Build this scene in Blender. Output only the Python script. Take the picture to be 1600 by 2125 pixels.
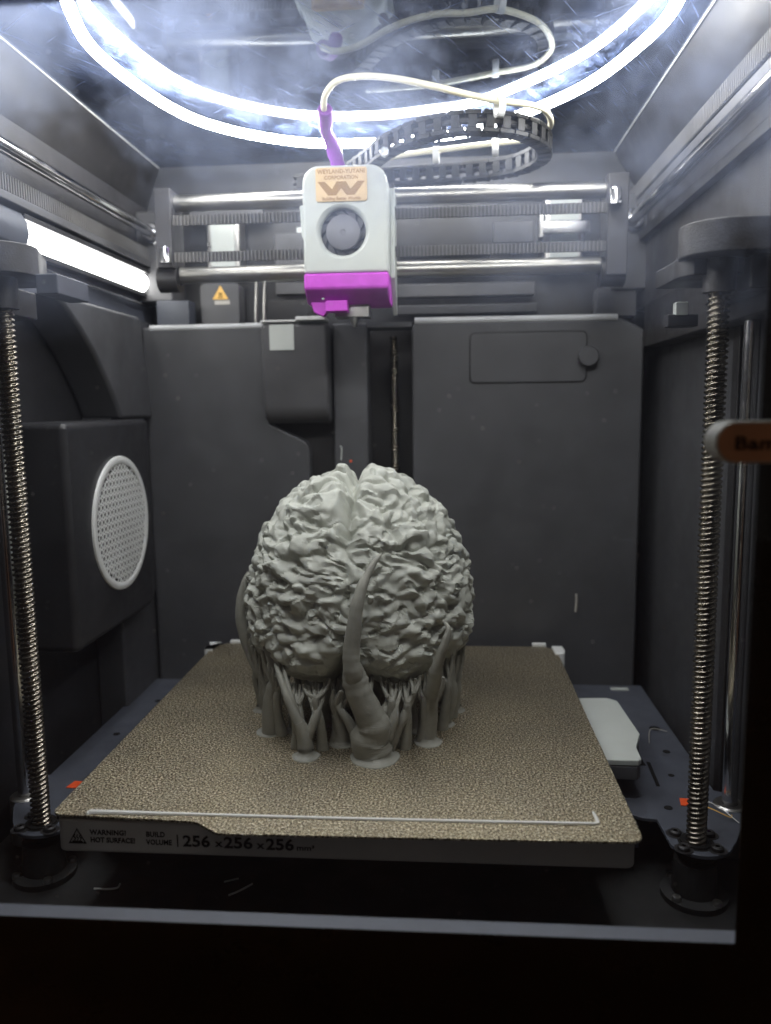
import bpy, bmesh, math, random
import numpy as np
from mathutils import Vector, Matrix
random.seed(7); np.random.seed(7)
PI = math.pi
S = 0.001                      # everything is written in millimetres
for o in list(bpy.data.objects): bpy.data.objects.remove(o)
sc = bpy.context.scene
COL = sc.collection

# ------------------------------------------------------------------ camera
CAM = (47.73, -446.68, 178.56); YAW, PITCH, ROLL, FPX = -0.077236, -0.132894, -0.0125225, 1634.3
def cam_axes():
    cy, sy, cp, sp, cr, sr = math.cos(YAW), math.sin(YAW), math.cos(PITCH), math.sin(PITCH), math.cos(ROLL), math.sin(ROLL)
    f = Vector((sy*cp, cy*cp, sp)); r = Vector((cy, -sy, 0)); u = r.cross(f)
    return cr*r + sr*u, -sr*r + cr*u, f
CR, CU, CF = cam_axes()
cd = bpy.data.cameras.new('camera'); cam = bpy.data.objects.new('camera', cd); COL.objects.link(cam)
M = Matrix((CR, CU, -CF)).transposed().to_4x4(); M.translation = Vector(CAM)*S
cam.matrix_world = M
cd.sensor_fit = 'HORIZONTAL'; cd.sensor_width = 36; cd.lens = FPX/1600*36
cd.clip_start = 0.01; cd.clip_end = 20
cd.dof.use_dof = True; cd.dof.focus_distance = 0.41; cd.dof.aperture_fstop = 9.0
sc.camera = cam
def W(px, py, Y):
    """measured point of the photograph that lies at depth Y -> place in mm"""
    d = CR*((px-800)/FPX) - CU*((py-1062.5)/FPX) + CF
    t = (Y-CAM[1])/d.y
    return Vector(CAM) + d*t

# ------------------------------------------------------------------ world, exposure
w = bpy.data.worlds.new('World'); sc.world = w; w.use_nodes = True
w.node_tree.nodes['Background'].inputs[0].default_value = (1.0, .82, .68, 1)
w.node_tree.nodes['Background'].inputs[1].default_value = 0.035
sc.view_settings.view_transform = 'Standard'; sc.view_settings.look = 'None'
sc.view_settings.exposure = 0.8; sc.view_settings.gamma = 1
RING_E, BAR_E = 46.0, 8.0

# ------------------------------------------------------------------ materials
def new_mat(name):
    m = bpy.data.materials.new(name); m.use_nodes = True; nt = m.node_tree; nt.nodes.clear()
    out = nt.nodes.new('ShaderNodeOutputMaterial')
    tc = nt.nodes.new('ShaderNodeTexCoord'); mp = nt.nodes.new('ShaderNodeMapping')
    mp.inputs['Scale'].default_value = (1000, 1000, 1000)
    nt.links.new(tc.outputs['Object'], mp.inputs[0])
    return m, nt, out, mp
def noise(nt, mp, scale, detail=3, rough=.5, sc3=None):
    n = nt.nodes.new('ShaderNodeTexNoise'); n.inputs['Scale'].default_value = scale
    n.inputs['Detail'].default_value = detail; n.inputs['Roughness'].default_value = rough
    if sc3:
        m2 = nt.nodes.new('ShaderNodeMapping'); m2.inputs['Scale'].default_value = sc3
        nt.links.new(mp.outputs[0], m2.inputs[0]); nt.links.new(m2.outputs[0], n.inputs['Vector'])
    else: nt.links.new(mp.outputs[0], n.inputs['Vector'])
    return n
def ramp(nt, src, stops):
    r = nt.nodes.new('ShaderNodeValToRGB'); e = r.color_ramp.elements
    while len(e) < len(stops): e.new(0.5)
    for k, (p, c) in enumerate(stops):
        e[k].position = p; e[k].color = (*c, 1) if len(c) == 3 else c
    nt.links.new(src, r.inputs[0]); return r
def math_(nt, op, a, b=None):
    n = nt.nodes.new('ShaderNodeMath'); n.operation = op
    for i, v in enumerate((a, b)):
        if v is None: continue
        if isinstance(v, (int, float)): n.inputs[i].default_value = v
        else: nt.links.new(v, n.inputs[i])
    return n.outputs[0]
def plastic(name, col, rough=.5, metal=0, bump=0.15, bscale=1.2, vary=.25, dust=0.0, spec=.5, trans=0, coat=0, sss=0):
    m, nt, out, mp = new_mat(name)
    b = nt.nodes.new('ShaderNodeBsdfPrincipled'); nt.links.new(b.outputs[0], out.inputs[0])
    n1 = noise(nt, mp, .035, 5, .6)
    lo = tuple(c*(1-vary) for c in col); hi = tuple(min(1, c*(1+vary)) for c in col)
    r = ramp(nt, n1.outputs[0], [(.3, lo), (.7, hi)])
    colout = r.outputs[0]
    if dust > 0:
        n2 = noise(nt, mp, .9, 4, .7)
        d = ramp(nt, n2.outputs[0], [(.62, (0, 0, 0)), (.78, (dust, dust, dust))])
        mx = nt.nodes.new('ShaderNodeMix'); mx.data_type = 'RGBA'
        nt.links.new(d.outputs[0], mx.inputs[0]); nt.links.new(colout, mx.inputs[6]); mx.inputs[7].default_value = (.45, .45, .46, 1)
        colout = mx.outputs[2]
    nt.links.new(colout, b.inputs['Base Color'])
    n3 = noise(nt, mp, .06, 4, .6)
    rr = ramp(nt, n3.outputs[0], [(.3, (max(.02, rough-.08),)*3), (.75, (min(1, rough+.12),)*3)])
    nt.links.new(rr.outputs[0], b.inputs['Roughness'])
    b.inputs['Metallic'].default_value = metal; b.inputs['Specular IOR Level'].default_value = spec
    b.inputs['Coat Weight'].default_value = coat
    if trans: b.inputs['Transmission Weight'].default_value = trans
    if sss: b.inputs['Subsurface Weight'].default_value = sss; b.inputs['Subsurface Radius'].default_value = (.002, .002, .002)
    if bump > 0:
        n4 = noise(nt, mp, bscale, 3, .6); bp = nt.nodes.new('ShaderNodeBump')
        bp.inputs['Strength'].default_value = bump; bp.inputs['Distance'].default_value = .0003
        nt.links.new(n4.outputs[0], bp.inputs['Height']); nt.links.new(bp.outputs[0], b.inputs['Normal'])
    return m
def emit(name, col, strength):
    m, nt, out, mp = new_mat(name)
    e = nt.nodes.new('ShaderNodeEmission'); e.inputs[0].default_value = (*col, 1); e.inputs[1].default_value = strength
    nt.links.new(e.outputs[0], out.inputs[0]); return m
def pei_mat():
    m, nt, out, mp = new_mat('textured_gold_sheet')
    b = nt.nodes.new('ShaderNodeBsdfPrincipled'); nt.links.new(b.outputs[0], out.inputs[0])
    n1 = noise(nt, mp, 1.0, 3, .85); n2 = noise(nt, mp, .02, 4, .6)
    r = ramp(nt, n1.outputs[0], [(.40, (.045, .039, .028)), (.49, (.20, .168, .112)), (.55, (.74, .63, .43)), (.60, (1.0, .96, .82))])  # pale stops paint the grain's glints into the base colour
    r2 = ramp(nt, n2.outputs[0], [(.3, (.85, .85, .85)), (.7, (1.1, 1.08, 1.02))])
    mx = nt.nodes.new('ShaderNodeMix'); mx.data_type = 'RGBA'; mx.blend_type = 'MULTIPLY'; mx.inputs[0].default_value = 1
    nt.links.new(r.outputs[0], mx.inputs[6]); nt.links.new(r2.outputs[0], mx.inputs[7]); nt.links.new(mx.outputs[2], b.inputs['Base Color'])
    b.inputs['Metallic'].default_value = .85; b.inputs['Roughness'].default_value = .36
    bp = nt.nodes.new('ShaderNodeBump'); bp.inputs['Strength'].default_value = 1; bp.inputs['Distance'].default_value = .0008
    n4 = noise(nt, mp, .95, 2, .6); nt.links.new(n4.outputs[0], bp.inputs['Height']); nt.links.new(bp.outputs[0], b.inputs['Normal'])
    return m
def print_mat(name, col, layer=.35, amt=.35):
    """matt filament print with fine horizontal layer lines"""
    m, nt, out, mp = new_mat(name)
    b = nt.nodes.new('ShaderNodeBsdfPrincipled'); nt.links.new(b.outputs[0], out.inputs[0])
    n1 = noise(nt, mp, .12, 4, .6)
    r = ramp(nt, n1.outputs[0], [(.3, tuple(c*.86 for c in col)), (.7, tuple(c*1.1 for c in col))]); nt.links.new(r.outputs[0], b.inputs['Base Color'])
    b.inputs['Roughness'].default_value = .58; b.inputs['Specular IOR Level'].default_value = .35
    n2 = noise(nt, mp, 1.0, 2, .5, (.05, .05, 1/layer))
    bp = nt.nodes.new('ShaderNodeBump'); bp.inputs['Strength'].default_value = amt; bp.inputs['Distance'].default_value = .0003
    nt.links.new(n2.outputs[0], bp.inputs['Height']); nt.links.new(bp.outputs[0], b.inputs['Normal'])
    return m
def lid_mat():
    m, nt, out, mp = new_mat('smudged_lid_glass')
    g = nt.nodes.new('ShaderNodeBsdfGlass'); g.inputs['IOR'].default_value = 1.52; g.inputs['Roughness'].default_value = 0; g.inputs[0].default_value = (.32, .36, .42, 1)
    # greasy film: pale smears plus a little rough gloss, on top of a clear mirror-like surface
    n1 = noise(nt, mp, .011, 6, .65); n2 = noise(nt, mp, .05, 6, .75, (1, .5, 1)); n3 = noise(nt, mp, .5, 3, .6, (1, .1, 1))
    sm_ = nt.nodes.new('ShaderNodeBsdfGlossy'); sm_.inputs['Roughness'].default_value = 0; sm_.inputs[0].default_value = (.9, .95, 1, 1)
    base = nt.nodes.new('ShaderNodeMixShader'); base.inputs[0].default_value = .10
    nt.links.new(g.outputs[0], base.inputs[1]); nt.links.new(sm_.outputs[0], base.inputs[2])
    rg = nt.nodes.new('ShaderNodeBsdfGlossy'); rg.inputs[0].default_value = (.72, .8, 1, 1); rg.inputs['Roughness'].default_value = .5
    df = nt.nodes.new('ShaderNodeBsdfDiffuse'); df.inputs[0].default_value = (.17, .235, .45, 1)
    bp = nt.nodes.new('ShaderNodeBump'); bp.inputs['Strength'].default_value = .5; bp.inputs['Distance'].default_value = .002
    nt.links.new(n2.outputs[0], bp.inputs['Height']); nt.links.new(bp.outputs[0], rg.inputs['Normal']); nt.links.new(bp.outputs[0], df.inputs['Normal'])
    film = nt.nodes.new('ShaderNodeMixShader'); film.inputs[0].default_value = .85
    nt.links.new(rg.outputs[0], film.inputs[1]); nt.links.new(df.outputs[0], film.inputs[2])
    a = ramp(nt, n1.outputs[0], [(.36, (.02,)*3), (.68, (.25,)*3)])
    c = ramp(nt, n2.outputs[0], [(.38, (.12,)*3), (.64, (1.8,)*3)])
    f = math_(nt, 'MULTIPLY', a.outputs[0], c.outputs[0])
    e = ramp(nt, n3.outputs[0], [(.6, (0,)*3), (.75, (.12,)*3)])
    f = math_(nt, 'ADD', f, e.outputs[0])
    # long fine scratches and wiping streaks in two directions
    for ang, thr, amt in ((.5, .66, .5), (-.9, .68, .35), (.62, .60, .12)):
        m3 = nt.nodes.new('ShaderNodeMapping'); m3.inputs['Rotation'].default_value = (0, 0, ang); m4 = nt.nodes.new('ShaderNodeMapping'); m4.inputs['Scale'].default_value = (.9 if thr > .62 else .12, .022, 1)
        nt.links.new(mp.outputs[0], m3.inputs[0]); nt.links.new(m3.outputs[0], m4.inputs[0])
        nn = nt.nodes.new('ShaderNodeTexNoise'); nn.inputs['Scale'].default_value = 1; nn.inputs['Detail'].default_value = 3; nt.links.new(m4.outputs[0], nn.inputs['Vector'])
        rr = ramp(nt, nn.outputs[0], [(thr, (0,)*3), (thr+.05, (amt,)*3)]); f = math_(nt, 'ADD', f, rr.outputs[0])
    mx = nt.nodes.new('ShaderNodeMixShader'); nt.links.new(f, mx.inputs[0]); nt.links.new(base.outputs[0], mx.inputs[1]); nt.links.new(film.outputs[0], mx.inputs[2])
    nt.links.new(mx.outputs[0], out.inputs[0]); return m
def door_mat():
    m, nt, out, mp = new_mat('door_glass_pane')
    t = nt.nodes.new('ShaderNodeBsdfTransparent'); t.inputs[0].default_value = (.97, .975, .98, 1)
    gl = nt.nodes.new('ShaderNodeBsdfGlossy'); gl.inputs['Roughness'].default_value = .01
    fr = nt.nodes.new('ShaderNodeFresnel'); fr.inputs[0].default_value = 1.3
    mx = nt.nodes.new('ShaderNodeMixShader'); nt.links.new(fr.outputs[0], mx.inputs[0]); nt.links.new(t.outputs[0], mx.inputs[1]); nt.links.new(gl.outputs[0], mx.inputs[2])
    tr = nt.nodes.new('ShaderNodeBsdfTranslucent'); tr.inputs[0].default_value = (.62, .72, 1, 1)
    n1 = noise(nt, mp, .012, 5, .62); n2 = noise(nt, mp, .09, 5, .7)
    # the greasy smear sits on the upper part of the door, strongest at its left
    sx = nt.nodes.new('ShaderNodeSeparateXYZ'); nt.links.new(mp.outputs[0], sx.inputs[0])
    up = nt.nodes.new('ShaderNodeMapRange'); up.inputs['From Min'].default_value = 200; up.inputs['From Max'].default_value = 275; nt.links.new(sx.outputs['Z'], up.inputs[0])
    a = ramp(nt, n1.outputs[0], [(.40, (.006,)*3), (.64, (.34,)*3)]); c = ramp(nt, n2.outputs[0], [(.35, (.55,)*3), (.7, (1.2,)*3)])
    f = math_(nt, 'MULTIPLY', math_(nt, 'MULTIPLY', a.outputs[0], c.outputs[0]), up.outputs[0])
    f = math_(nt, 'ADD', f, .004)
    m2 = nt.nodes.new('ShaderNodeMixShader'); nt.links.new(f, m2.inputs[0]); nt.links.new(mx.outputs[0], m2.inputs[1]); nt.links.new(tr.outputs[0], m2.inputs[2])
    nt.links.new(m2.outputs[0], out.inputs[0]); return m

MAT = dict(
    wall=plastic('dark_wall_plastic', (.060, .061, .066), .48, bump=.35, bscale=1.6, vary=.12, dust=.03),
    grain=plastic('grainy_frame_plastic', (.042, .041, .045), .5, bump=.9, bscale=1.0, vary=.15, dust=.03),
    boxblack=plastic('matt_black_box', (.024, .024, .027), .42, bump=.3, vary=.15, dust=.03),
    lip=plastic('lip_highlight', (.48, .49, .50), .35, vary=.08),  # pale tone paints the highlight along the rear panel's top edge
    rod=plastic('gantry_rod_steel', (.42, .41, .38), .38, metal=1, bump=0, vary=.03),
    black=plastic('black_plastic', (.018, .017, .018), .45, bump=.3, vary=.2, dust=.03),
    floor=plastic('floor_plastic', (.022, .023, .024), .5, bump=.4, vary=.4, dust=.06),
    grey=plastic('grey_plastic', (.085, .085, .09), .45, vary=.12),
    lightgrey=plastic('pale_grey_plastic', (.52, .55, .52), .42, bump=.12, vary=.05),
    white=plastic('white_plastic', (.68, .69, .68), .4, bump=.08, vary=.04),
    carrier=plastic('blue_grey_painted_sheet', (.078, .086, .108), .42, bump=.35, vary=.14, dust=.05),
    steel=plastic('polished_steel', (.62, .62, .63), .16, metal=1, bump=.03, vary=.06),
    dsteel=plastic('dull_steel', (.45, .44, .42), .35, metal=1, bump=.1, vary=.15),
    screw=plastic('oiled_screw_steel', (.25, .225, .185), .24, metal=1, bump=.2, bscale=.8, vary=.25),
    teeth=plastic('pale_belt_teeth', (.115, .112, .11), .6, bump=.2),  # teeth paler than the band: the ribs' light-dark contrast is in the colour
    belt=plastic('belt_rubber', (.06, .058, .058), .6, bump=.2),
    pei=pei_mat(),
    heat=plastic('anodised_grey_plate', (.44, .42, .38), .5, metal=.15, bump=.5, bscale=1.4, vary=.08),
    chain=plastic('chain_plastic', (.011, .011, .011), .5, bump=.2, vary=.2),
    ink=plastic('black_print', (.010, .010, .010), .7, bump=0, vary=0, spec=.15),
    brain=print_mat('grey_green_filament', (.46, .475, .425)),
    support=print_mat('grey_green_filament_shaded', (.27, .27, .235), .4, .5),  # same filament made darker: the shade under the brain is in the colour
    fil=plastic('white_filament', (.75, .75, .72), .4, bump=0, vary=.03),
    purple=print_mat('purple_filament', (.56, .075, .60), .3, .15),
    sleeve=plastic('purple_sleeve', (.26, .05, .40), .35, bump=.6, bscale=.3, vary=.3, sss=0),
    ptfe=plastic('milky_tube', (.84, .80, .62), .3, bump=0, vary=.04, sss=.3),
    hub=plastic('fan_grey', (.17, .17, .19), .45, vary=.05),
    fanring=plastic('fan_dark', (.035, .038, .048), .4, vary=.05),
    wood=plastic('pale_wood_plate', (.72, .52, .28), .5, bump=.3, bscale=.5, vary=.12),
    etch=plastic('engraved_brown', (.36, .22, .09), .6, bump=0, vary=.1),
    orange=plastic('orange_red_sticker', (.85, .10, .02), .5, bump=0, vary=.05),
    yellow=plastic('amber_warning_label', (.80, .48, .12), .5, bump=0, vary=.05),
    brown=plastic('brown_handle_face', (.48, .24, .13), .55, bump=.3, vary=.2),
    glassblack=plastic('black_printed_glass', (.006, .006, .006), .3, bump=0, vary=.2, spec=.25),
    sill=plastic('lit_sill_metal', (.105, .115, .14), .5, bump=.2, vary=.06),
    table=plastic('warm_wood_table', (.35, .14, .04), .5, bump=.2, vary=.3),
    ring=emit('led_ring_glow', (1.0, .985, .95), RING_E), bar=emit('led_bar_glow', (1.0, .985, .94), BAR_E),
    lid=lid_mat(), door=door_mat(),
)

# ------------------------------------------------------------------ helpers
class MB:
    def __init__(s): s.v = []; s.f = []
    def add(s, v, f):
        k = len(s.v); s.v += [tuple(p) for p in v]; s.f += [tuple(i+k for i in q) for q in f]; return s
    def box(s, x0, x1, y0, y1, z0, z1):
        v = [(x, y, z) for z in (z0, z1) for y in (y0, y1) for x in (x0, x1)]
        return s.add(v, [(0, 2, 3, 1), (4, 5, 7, 6), (0, 1, 5, 4), (2, 6, 7, 3), (0, 4, 6, 2), (1, 3, 7, 5)])
    def prism(s, poly, ax, a, b):
        """poly in the two other axes (in order), extruded along axis ax from a to b"""
        def P(p, t):
            q = list(p); q.insert(ax, t); return tuple(q)
        n = len(poly)
        v = [P(p, a) for p in poly] + [P(p, b) for p in poly]
        f = [tuple(range(n))[::-1], tuple(range(n, 2*n))] + [(i, (i+1) % n, n+(i+1) % n, n+i) for i in range(n)]
        return s.add(v, f)
    def tube(s, pts, rad, seg=12, cap=True):
        pts = [Vector(p) for p in pts]; n = len(pts)
        if not hasattr(rad, '__len__'): rad = [rad]*n
        t0 = (pts[1]-pts[0]).normalized(); up = Vector((0, 0, 1)) if abs(t0.z) < .9 else Vector((0, 1, 0))
        a = t0.cross(up).normalized(); v = []
        for i, p in enumerate(pts):
            t = (pts[min(i+1, n-1)]-pts[max(i-1, 0)]).normalized()
            a = (a - t*a.dot(t)).normalized(); b = t.cross(a)
            for k in range(seg):
                an = 2*PI*k/seg; v.append(p + (a*math.cos(an)+b*math.sin(an))*rad[i])
        f = [(i*seg+k, i*seg+(k+1) % seg, (i+1)*seg+(k+1) % seg, (i+1)*seg+k) for i in range(n-1) for k in range(seg)]
        if cap: f += [tuple(range(seg))[::-1], tuple((n-1)*seg+k for k in range(seg))]
        return s.add(v, f)
    def lathe(s, prof, c, ax=2, seg=40, cap=False):
        """prof = (radius, height) along axis ax round centre c"""
        v = []
        for r, h in prof:
            for k in range(seg):
                an = 2*PI*k/seg; q = [r*math.cos(an), r*math.sin(an)]; q.insert(ax, h)
                v.append((q[0]+c[0], q[1]+c[1], q[2]+c[2]))
        n = len(prof)
        f = [(i*seg+k, i*seg+(k+1) % seg, (i+1)*seg+(k+1) % seg, (i+1)*seg+k) for i in range(n-1) for k in range(seg)]
        if cap: f += [tuple(range(seg)), tuple((n-1)*seg+k for k in range(seg))]
        return s.add(v, f)
    def mesh(s, name):
        m = bpy.data.meshes.new(name); m.from_pydata([(x*S, y*S, z*S) for x, y, z in s.v], [], s.f); m.update()
        bm = bmesh.new(); bm.from_mesh(m); bmesh.ops.recalc_face_normals(bm, faces=bm.faces); bm.to_mesh(m); bm.free()
        return m
def smooth(o, ang=40):
    for p in o.data.polygons: p.use_smooth = True
    try: o.data.set_sharp_from_angle(angle=math.radians(ang))
    except Exception: pass
def tag(o, label=None, cat=None, group=None, kind=None):
    if label: o['label'] = label
    if cat: o['category'] = cat
    if group: o['group'] = group
    if kind: o['kind'] = kind
    return o
def obj(name, mb, mat, parent=None, bevel=0, seg=2, sm=True, ang=40):
    me = mb.mesh(name) if isinstance(mb, MB) else mb
    o = bpy.data.objects.new(name, me); COL.objects.link(o)
    if not me.materials: me.materials.append(MAT[mat])
    if bevel:
        b = o.modifiers.new('bevel', 'BEVEL'); b.width = bevel*S; b.segments = seg; b.limit_method = 'ANGLE'; b.angle_limit = math.radians(35)
        b.harden_normals = True
    if sm: smooth(o, ang)
    if parent:
        o.parent = parent; o.matrix_parent_inverse = Matrix.Translation(-Vector(parent['at_mm'])*S) if 'at_mm' in parent else Matrix()
    return o
def thing(name, loc, label, cat, group=None):
    o = bpy.data.objects.new(name, None); COL.objects.link(o); o.empty_display_size = .01
    o.location = Vector(loc)*S; o['at_mm'] = list(map(float, loc))
    return tag(o, label, cat, group)
def box(*a): return MB().box(*a)
def spline(pts, n=8, closed=False):
    pts = [Vector(p) for p in pts]; out = []; N = len(pts)
    for i in range(N if closed else N-1):
        g = (lambda k: pts[k % N]) if closed else (lambda k: pts[max(0, min(N-1, k))])
        p0, p1, p2, p3 = g(i-1), g(i), g(i+1), g(i+2)
        for k in range(n):
            t = k/n
            out.append(.5*((2*p1)+(p2-p0)*t+(2*p0-5*p1+4*p2-p3)*t*t+(3*p1-p0-3*p2+p3)*t**3))
    if not closed: out.append(pts[-1])
    return out
def rrect(x0, x1, z0, z1, r, n=6, rb=None):
    rb = r if rb is None else rb; P = []
    for cx, cz, a0, q in ((x1-rb, z0+rb, -PI/2, rb), (x1-r, z1-r, 0, r), (x0+r, z1-r, PI/2, r), (x0+rb, z0+rb, PI, rb)):
        for k in range(n+1):
            a = a0+PI/2*k/n; P.append((cx+q*math.cos(a), cz+q*math.sin(a)))
    return P
def Wz(px, py, z):
    d = CR*((px-800)/FPX) - CU*((py-1062.5)/FPX) + CF
    return Vector(CAM) + d*((z-CAM[2])/d.z)
def text_mesh(name, body, size, depth=.15, bold=0.0, space=1.0):
    cu = bpy.data.curves.new(name, 'FONT'); cu.body = body; cu.size = size*S; cu.extrude = depth*S/2; cu.offset = bold*S; cu.space_character = space
    cu.resolution_u = 3
    t = bpy.data.objects.new('tmp', cu); COL.objects.link(t); bpy.context.view_layer.update()
    me = bpy.data.meshes.new_from_object(t.evaluated_get(bpy.context.evaluated_depsgraph_get())); me.name = name
    bpy.data.objects.remove(t); bpy.data.curves.remove(cu); return me
def text(name, body, size, loc, mat, parent, bold=0, space=1.0, xs=1.0, depth=.15, align='L', width=None):
    """upright lettering that faces the -Y side"""
    me = text_mesh(name, body, size, depth, bold, space)
    w_ = max(v.co.x for v in me.vertices)
    if width: xs = width*S/w_
    off = -w_/2*xs if align == 'C' else 0
    for v in me.vertices: x, y, z = v.co; v.co = (x*xs+off+loc[0]*S, -z+loc[1]*S, y+loc[2]*S)
    me.materials.clear(); me.materials.append(MAT[mat])
    return obj(name, me, mat, parent, sm=False)

# ------------------------------------------------------------------ setting: the printer's chamber
def struct(name, mb, mat, bevel=0, **k): return tag(obj(name, mb, mat, None, bevel, **k), kind='structure')
struct('table_surface', box(-900, 900, -1500, 700, -110, -90), 'table')
struct('chamber_floor', box(-215, 215, -178, 230, -75, -65), 'floor')
mb = box(-215, -205.5, -178, 200, -65, 246)
struct('wall_left', mb, 'boxblack')
struct('wall_left_rear', box(-205.5, -184, 88, 210, -65, 246), 'wall', 2)
struct('wall_right', box(205.5, 215, -178, 200, -65, 219), 'wall')
# upper frame
struct('upper_wall_left', box(-215, -192, -178, 230, 246, 342), 'grain')
struct('upper_band_left', box(-215, -191, -178, 230, 342.3, 390), 'black')
struct('upper_wall_right', box(194, 215, -178, 230, 250, 336), 'grain')
struct('upper_band_right', box(193.4, 215, -178, 230, 336.3, 390), 'black')
struct('upper_frame_right', box(191, 215, -178, 150, 219, 250), 'black', 1)
struct('upper_wall_back', box(-215, 215, 200, 212, 230, 335), 'boxblack')
struct('upper_band_back', box(-215, 215, 199, 212, 335.3, 390), 'wall')
struct('front_header', box(-215, 215, -186, -178, 345, 390), 'black')
# sloping shoulders between the walls and the lid opening
struct('shoulder_left', MB().prism([(-192, 338), (-181, 368), (-181, 370), (-192, 370)], 1, -170, 200), 'black')
struct('shoulder_right', MB().prism([(194, 342), (178, 368), (178, 370), (194, 370)], 1, -170, 200), 'black')
# outer shell below and beside the door
struct('front_sill', MB().prism([(-178, -65), (-178, -9.3), (-186, -9.3), (-186, -65)], 0, -215, 215), 'sill')
struct('outer_shell', MB().box(-235, -215, -186, 230, -85, 390).box(215, 235, -186, 230, -85, 390).box(-215, 215, -186, 230, -88, -76), 'black')
struct('shell_back', box(-235, 235, 230.5, 240, -85, 390), 'black')

# back panel, standing free in front of the rear wall
bp = thing('back_panel', (6, 160, -65), 'smooth dark grey rear panel of the printer chamber behind the brain print', 'panel')
def ypoly(poly, y0, y1): return MB().prism(poly, 1, y0, y1)
left = [(-182, -65), (-56, -65), (-56, 148), (-59, 153), (-85, 166), (-88, 170), (-88, 240), (-182, 240)]
obj('panel_left', ypoly(left, 148, 198), 'wall', bp, 1.6, 3)
obj('panel_column', ypoly([(-36.5, -65), (-10.4, -65), (-10.4, 240.5), (-36.5, 240.5)], 148, 175), 'wall', bp, 1.6, 3)
obj('panel_recess', ypoly([(-88.5, -65), (-36, -65), (-36, 238), (-88.5, 238)], 163, 175), 'black', bp)
obj('panel_slot', ypoly([(-12, -65), (25, -65), (25, 239), (-12, 239)], 188, 196), 'black', bp)
obj('panel_right', ypoly([(22.8, -65), (191.5, -65), (191.5, 232), (174, 240.8), (26, 240.8), (22.8, 237)], 148, 198), 'wall', bp, 2, 3)
obj('panel_header', ypoly([(-10.6, 237), (23, 237), (23, 240.8), (-10.6, 240.8)], 149, 175), 'wall', bp)
lip = MB().tube([(-176, 149.5, 239.4), (-89, 149.5, 239.8)], 2.4, 12); obj('top_lip', lip, 'lip', bp)
lip = MB().tube([(25, 149.5, 241), (172, 149.5, 240.8)], 2.6, 12); obj('top_lip', lip, 'lip', bp)
# service hatch on the right half
hat = obj('hatch', ypoly(rrect(66, 150, 195.3, 231, 4), 146.9, 149), 'wall', bp, .5)
gr = MB()
P = rrect(65.4, 150.6, 194.7, 231.6, 4.4, 5); gr.tube([(x, 148.0, z) for x, z in P+[P[0]]], .45, 6, False); obj('hatch_gap', gr, 'black', hat)
obj('hatch_knob', MB().lathe([(0, -7), (6.6, -7), (7.2, -6.4), (7.4, 0), (0, 0)], (151, 148, 213), 1, 36), 'wall', hat)
# waste chute
ch = thing('waste_chute', (-62, 140, 166), 'dark grey rounded waste chute hanging on the rear panel left of the tool head column', 'chute')
prof = [(162, 240), (162, 167), (147, 167), (138, 172), (134, 180), (133, 240)]
obj('chute_body', MB().prism(prof, 0, -87.3, -38), 'grey', ch, 3, 4)
obj('pale_label', box(-80.5, -62.5, 132.3, 132.8, 220.5, 238.8), 'lightgrey', ch)
wp = MB().box(-60, -38.5, 126, 147, 241, 243.6).box(-87, -60.5, 132, 147, 240.6, 242)
obj('wiper_pad', wp, 'white', ch, .5)
br = MB()
for k in range(26): br.box(-52+k*.5, -51.7+k*.5, 128+random.random()*3, 128.8+random.random()*3, 243.7, 246+random.random()*2)
tag(obj('brush_bristles', br, 'black', ch), kind='stuff')
# left air duct and vent box
duct = [(0, 246), (14, 240), (34, 228), (52, 214), (68, 198), (80, 184), (88, 172.3), (147, 172.3), (144, 195), (137, 222), (132, 246)]
du = thing('air_duct', (-195, 100, 170), 'curved black air duct sweeping down the left wall above the vent box', 'duct')
obj('duct_shell', MB().prism(duct, 0, -205, -176), 'wall', du, 5, 4)
vb = thing('vent_box', (-186, 50, 37), 'black box on the left wall carrying the round white grille', 'vent box')
obj('box_shell', MB().prism([(-205.2, -12), (-168, -12), (-168, 104), (-180.5, 147), (-205.2, 147)], 2, 36, 172), 'boxblack', vb, 4.5, 5)
ven = thing('vent_grille', (-167.5, 60, 104), 'round white perforated grille disc on the black vent box at the left', 'grille')
c = (-167.9, 58, 104)
obj('rim', MB().lathe([(39.4, 0.1), (39.4, 1.1), (39.9, 1.5), (43.6, 1.5), (44.3, 1.1), (44.6, 0)], c, 0, 72), 'white', ven)
obj('hole_shade_disc', MB().lathe([(0, .35), (38.8, .35), (38.8, .05)], c, 0, 48), 'ink', ven)  # black disc paints the darkness inside the grille holes
mbg = MB(); pitch = 5.3; rh = 1.65
for j in range(-10, 11):
    for i in range(-10, 11):
        y = (i+(j % 2)*.5)*pitch; z = j*pitch*.866
        if math.hypot(y, z) > 38.6: continue
        k0 = len(mbg.v); n = 12; vo = []; vi = []; vb_ = []
        for q in range(n):
            a = 2*PI*q/n+PI/6; ro = pitch/2/math.cos(((a-0) % (PI/3))-PI/6)
            lift = .9*math.cos(q*PI/n*2)
            vo.append((c[0]+.95, c[1]+y+ro*math.cos(a), c[2]+z+ro*math.sin(a)))
            vi.append((c[0]+1.15, c[1]+y+rh*1.02*math.cos(a), c[2]+z+rh*.9*math.sin(a)))
            vb_.append((c[0]+.5, c[1]+y+rh*math.cos(a), c[2]+z+rh*.9*math.sin(a)))
        f = []
        for q in range(n):
            q2 = (q+1) % n; f.append((q, q2, n+q2, n+q)); f.append((n+q, n+q2, 2*n+q2, 2*n+q))
        mbg.add(vo+vi+vb_, f)
tag(obj('perforated_mesh', mbg, 'white', ven, sm=False), kind='stuff')

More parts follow.
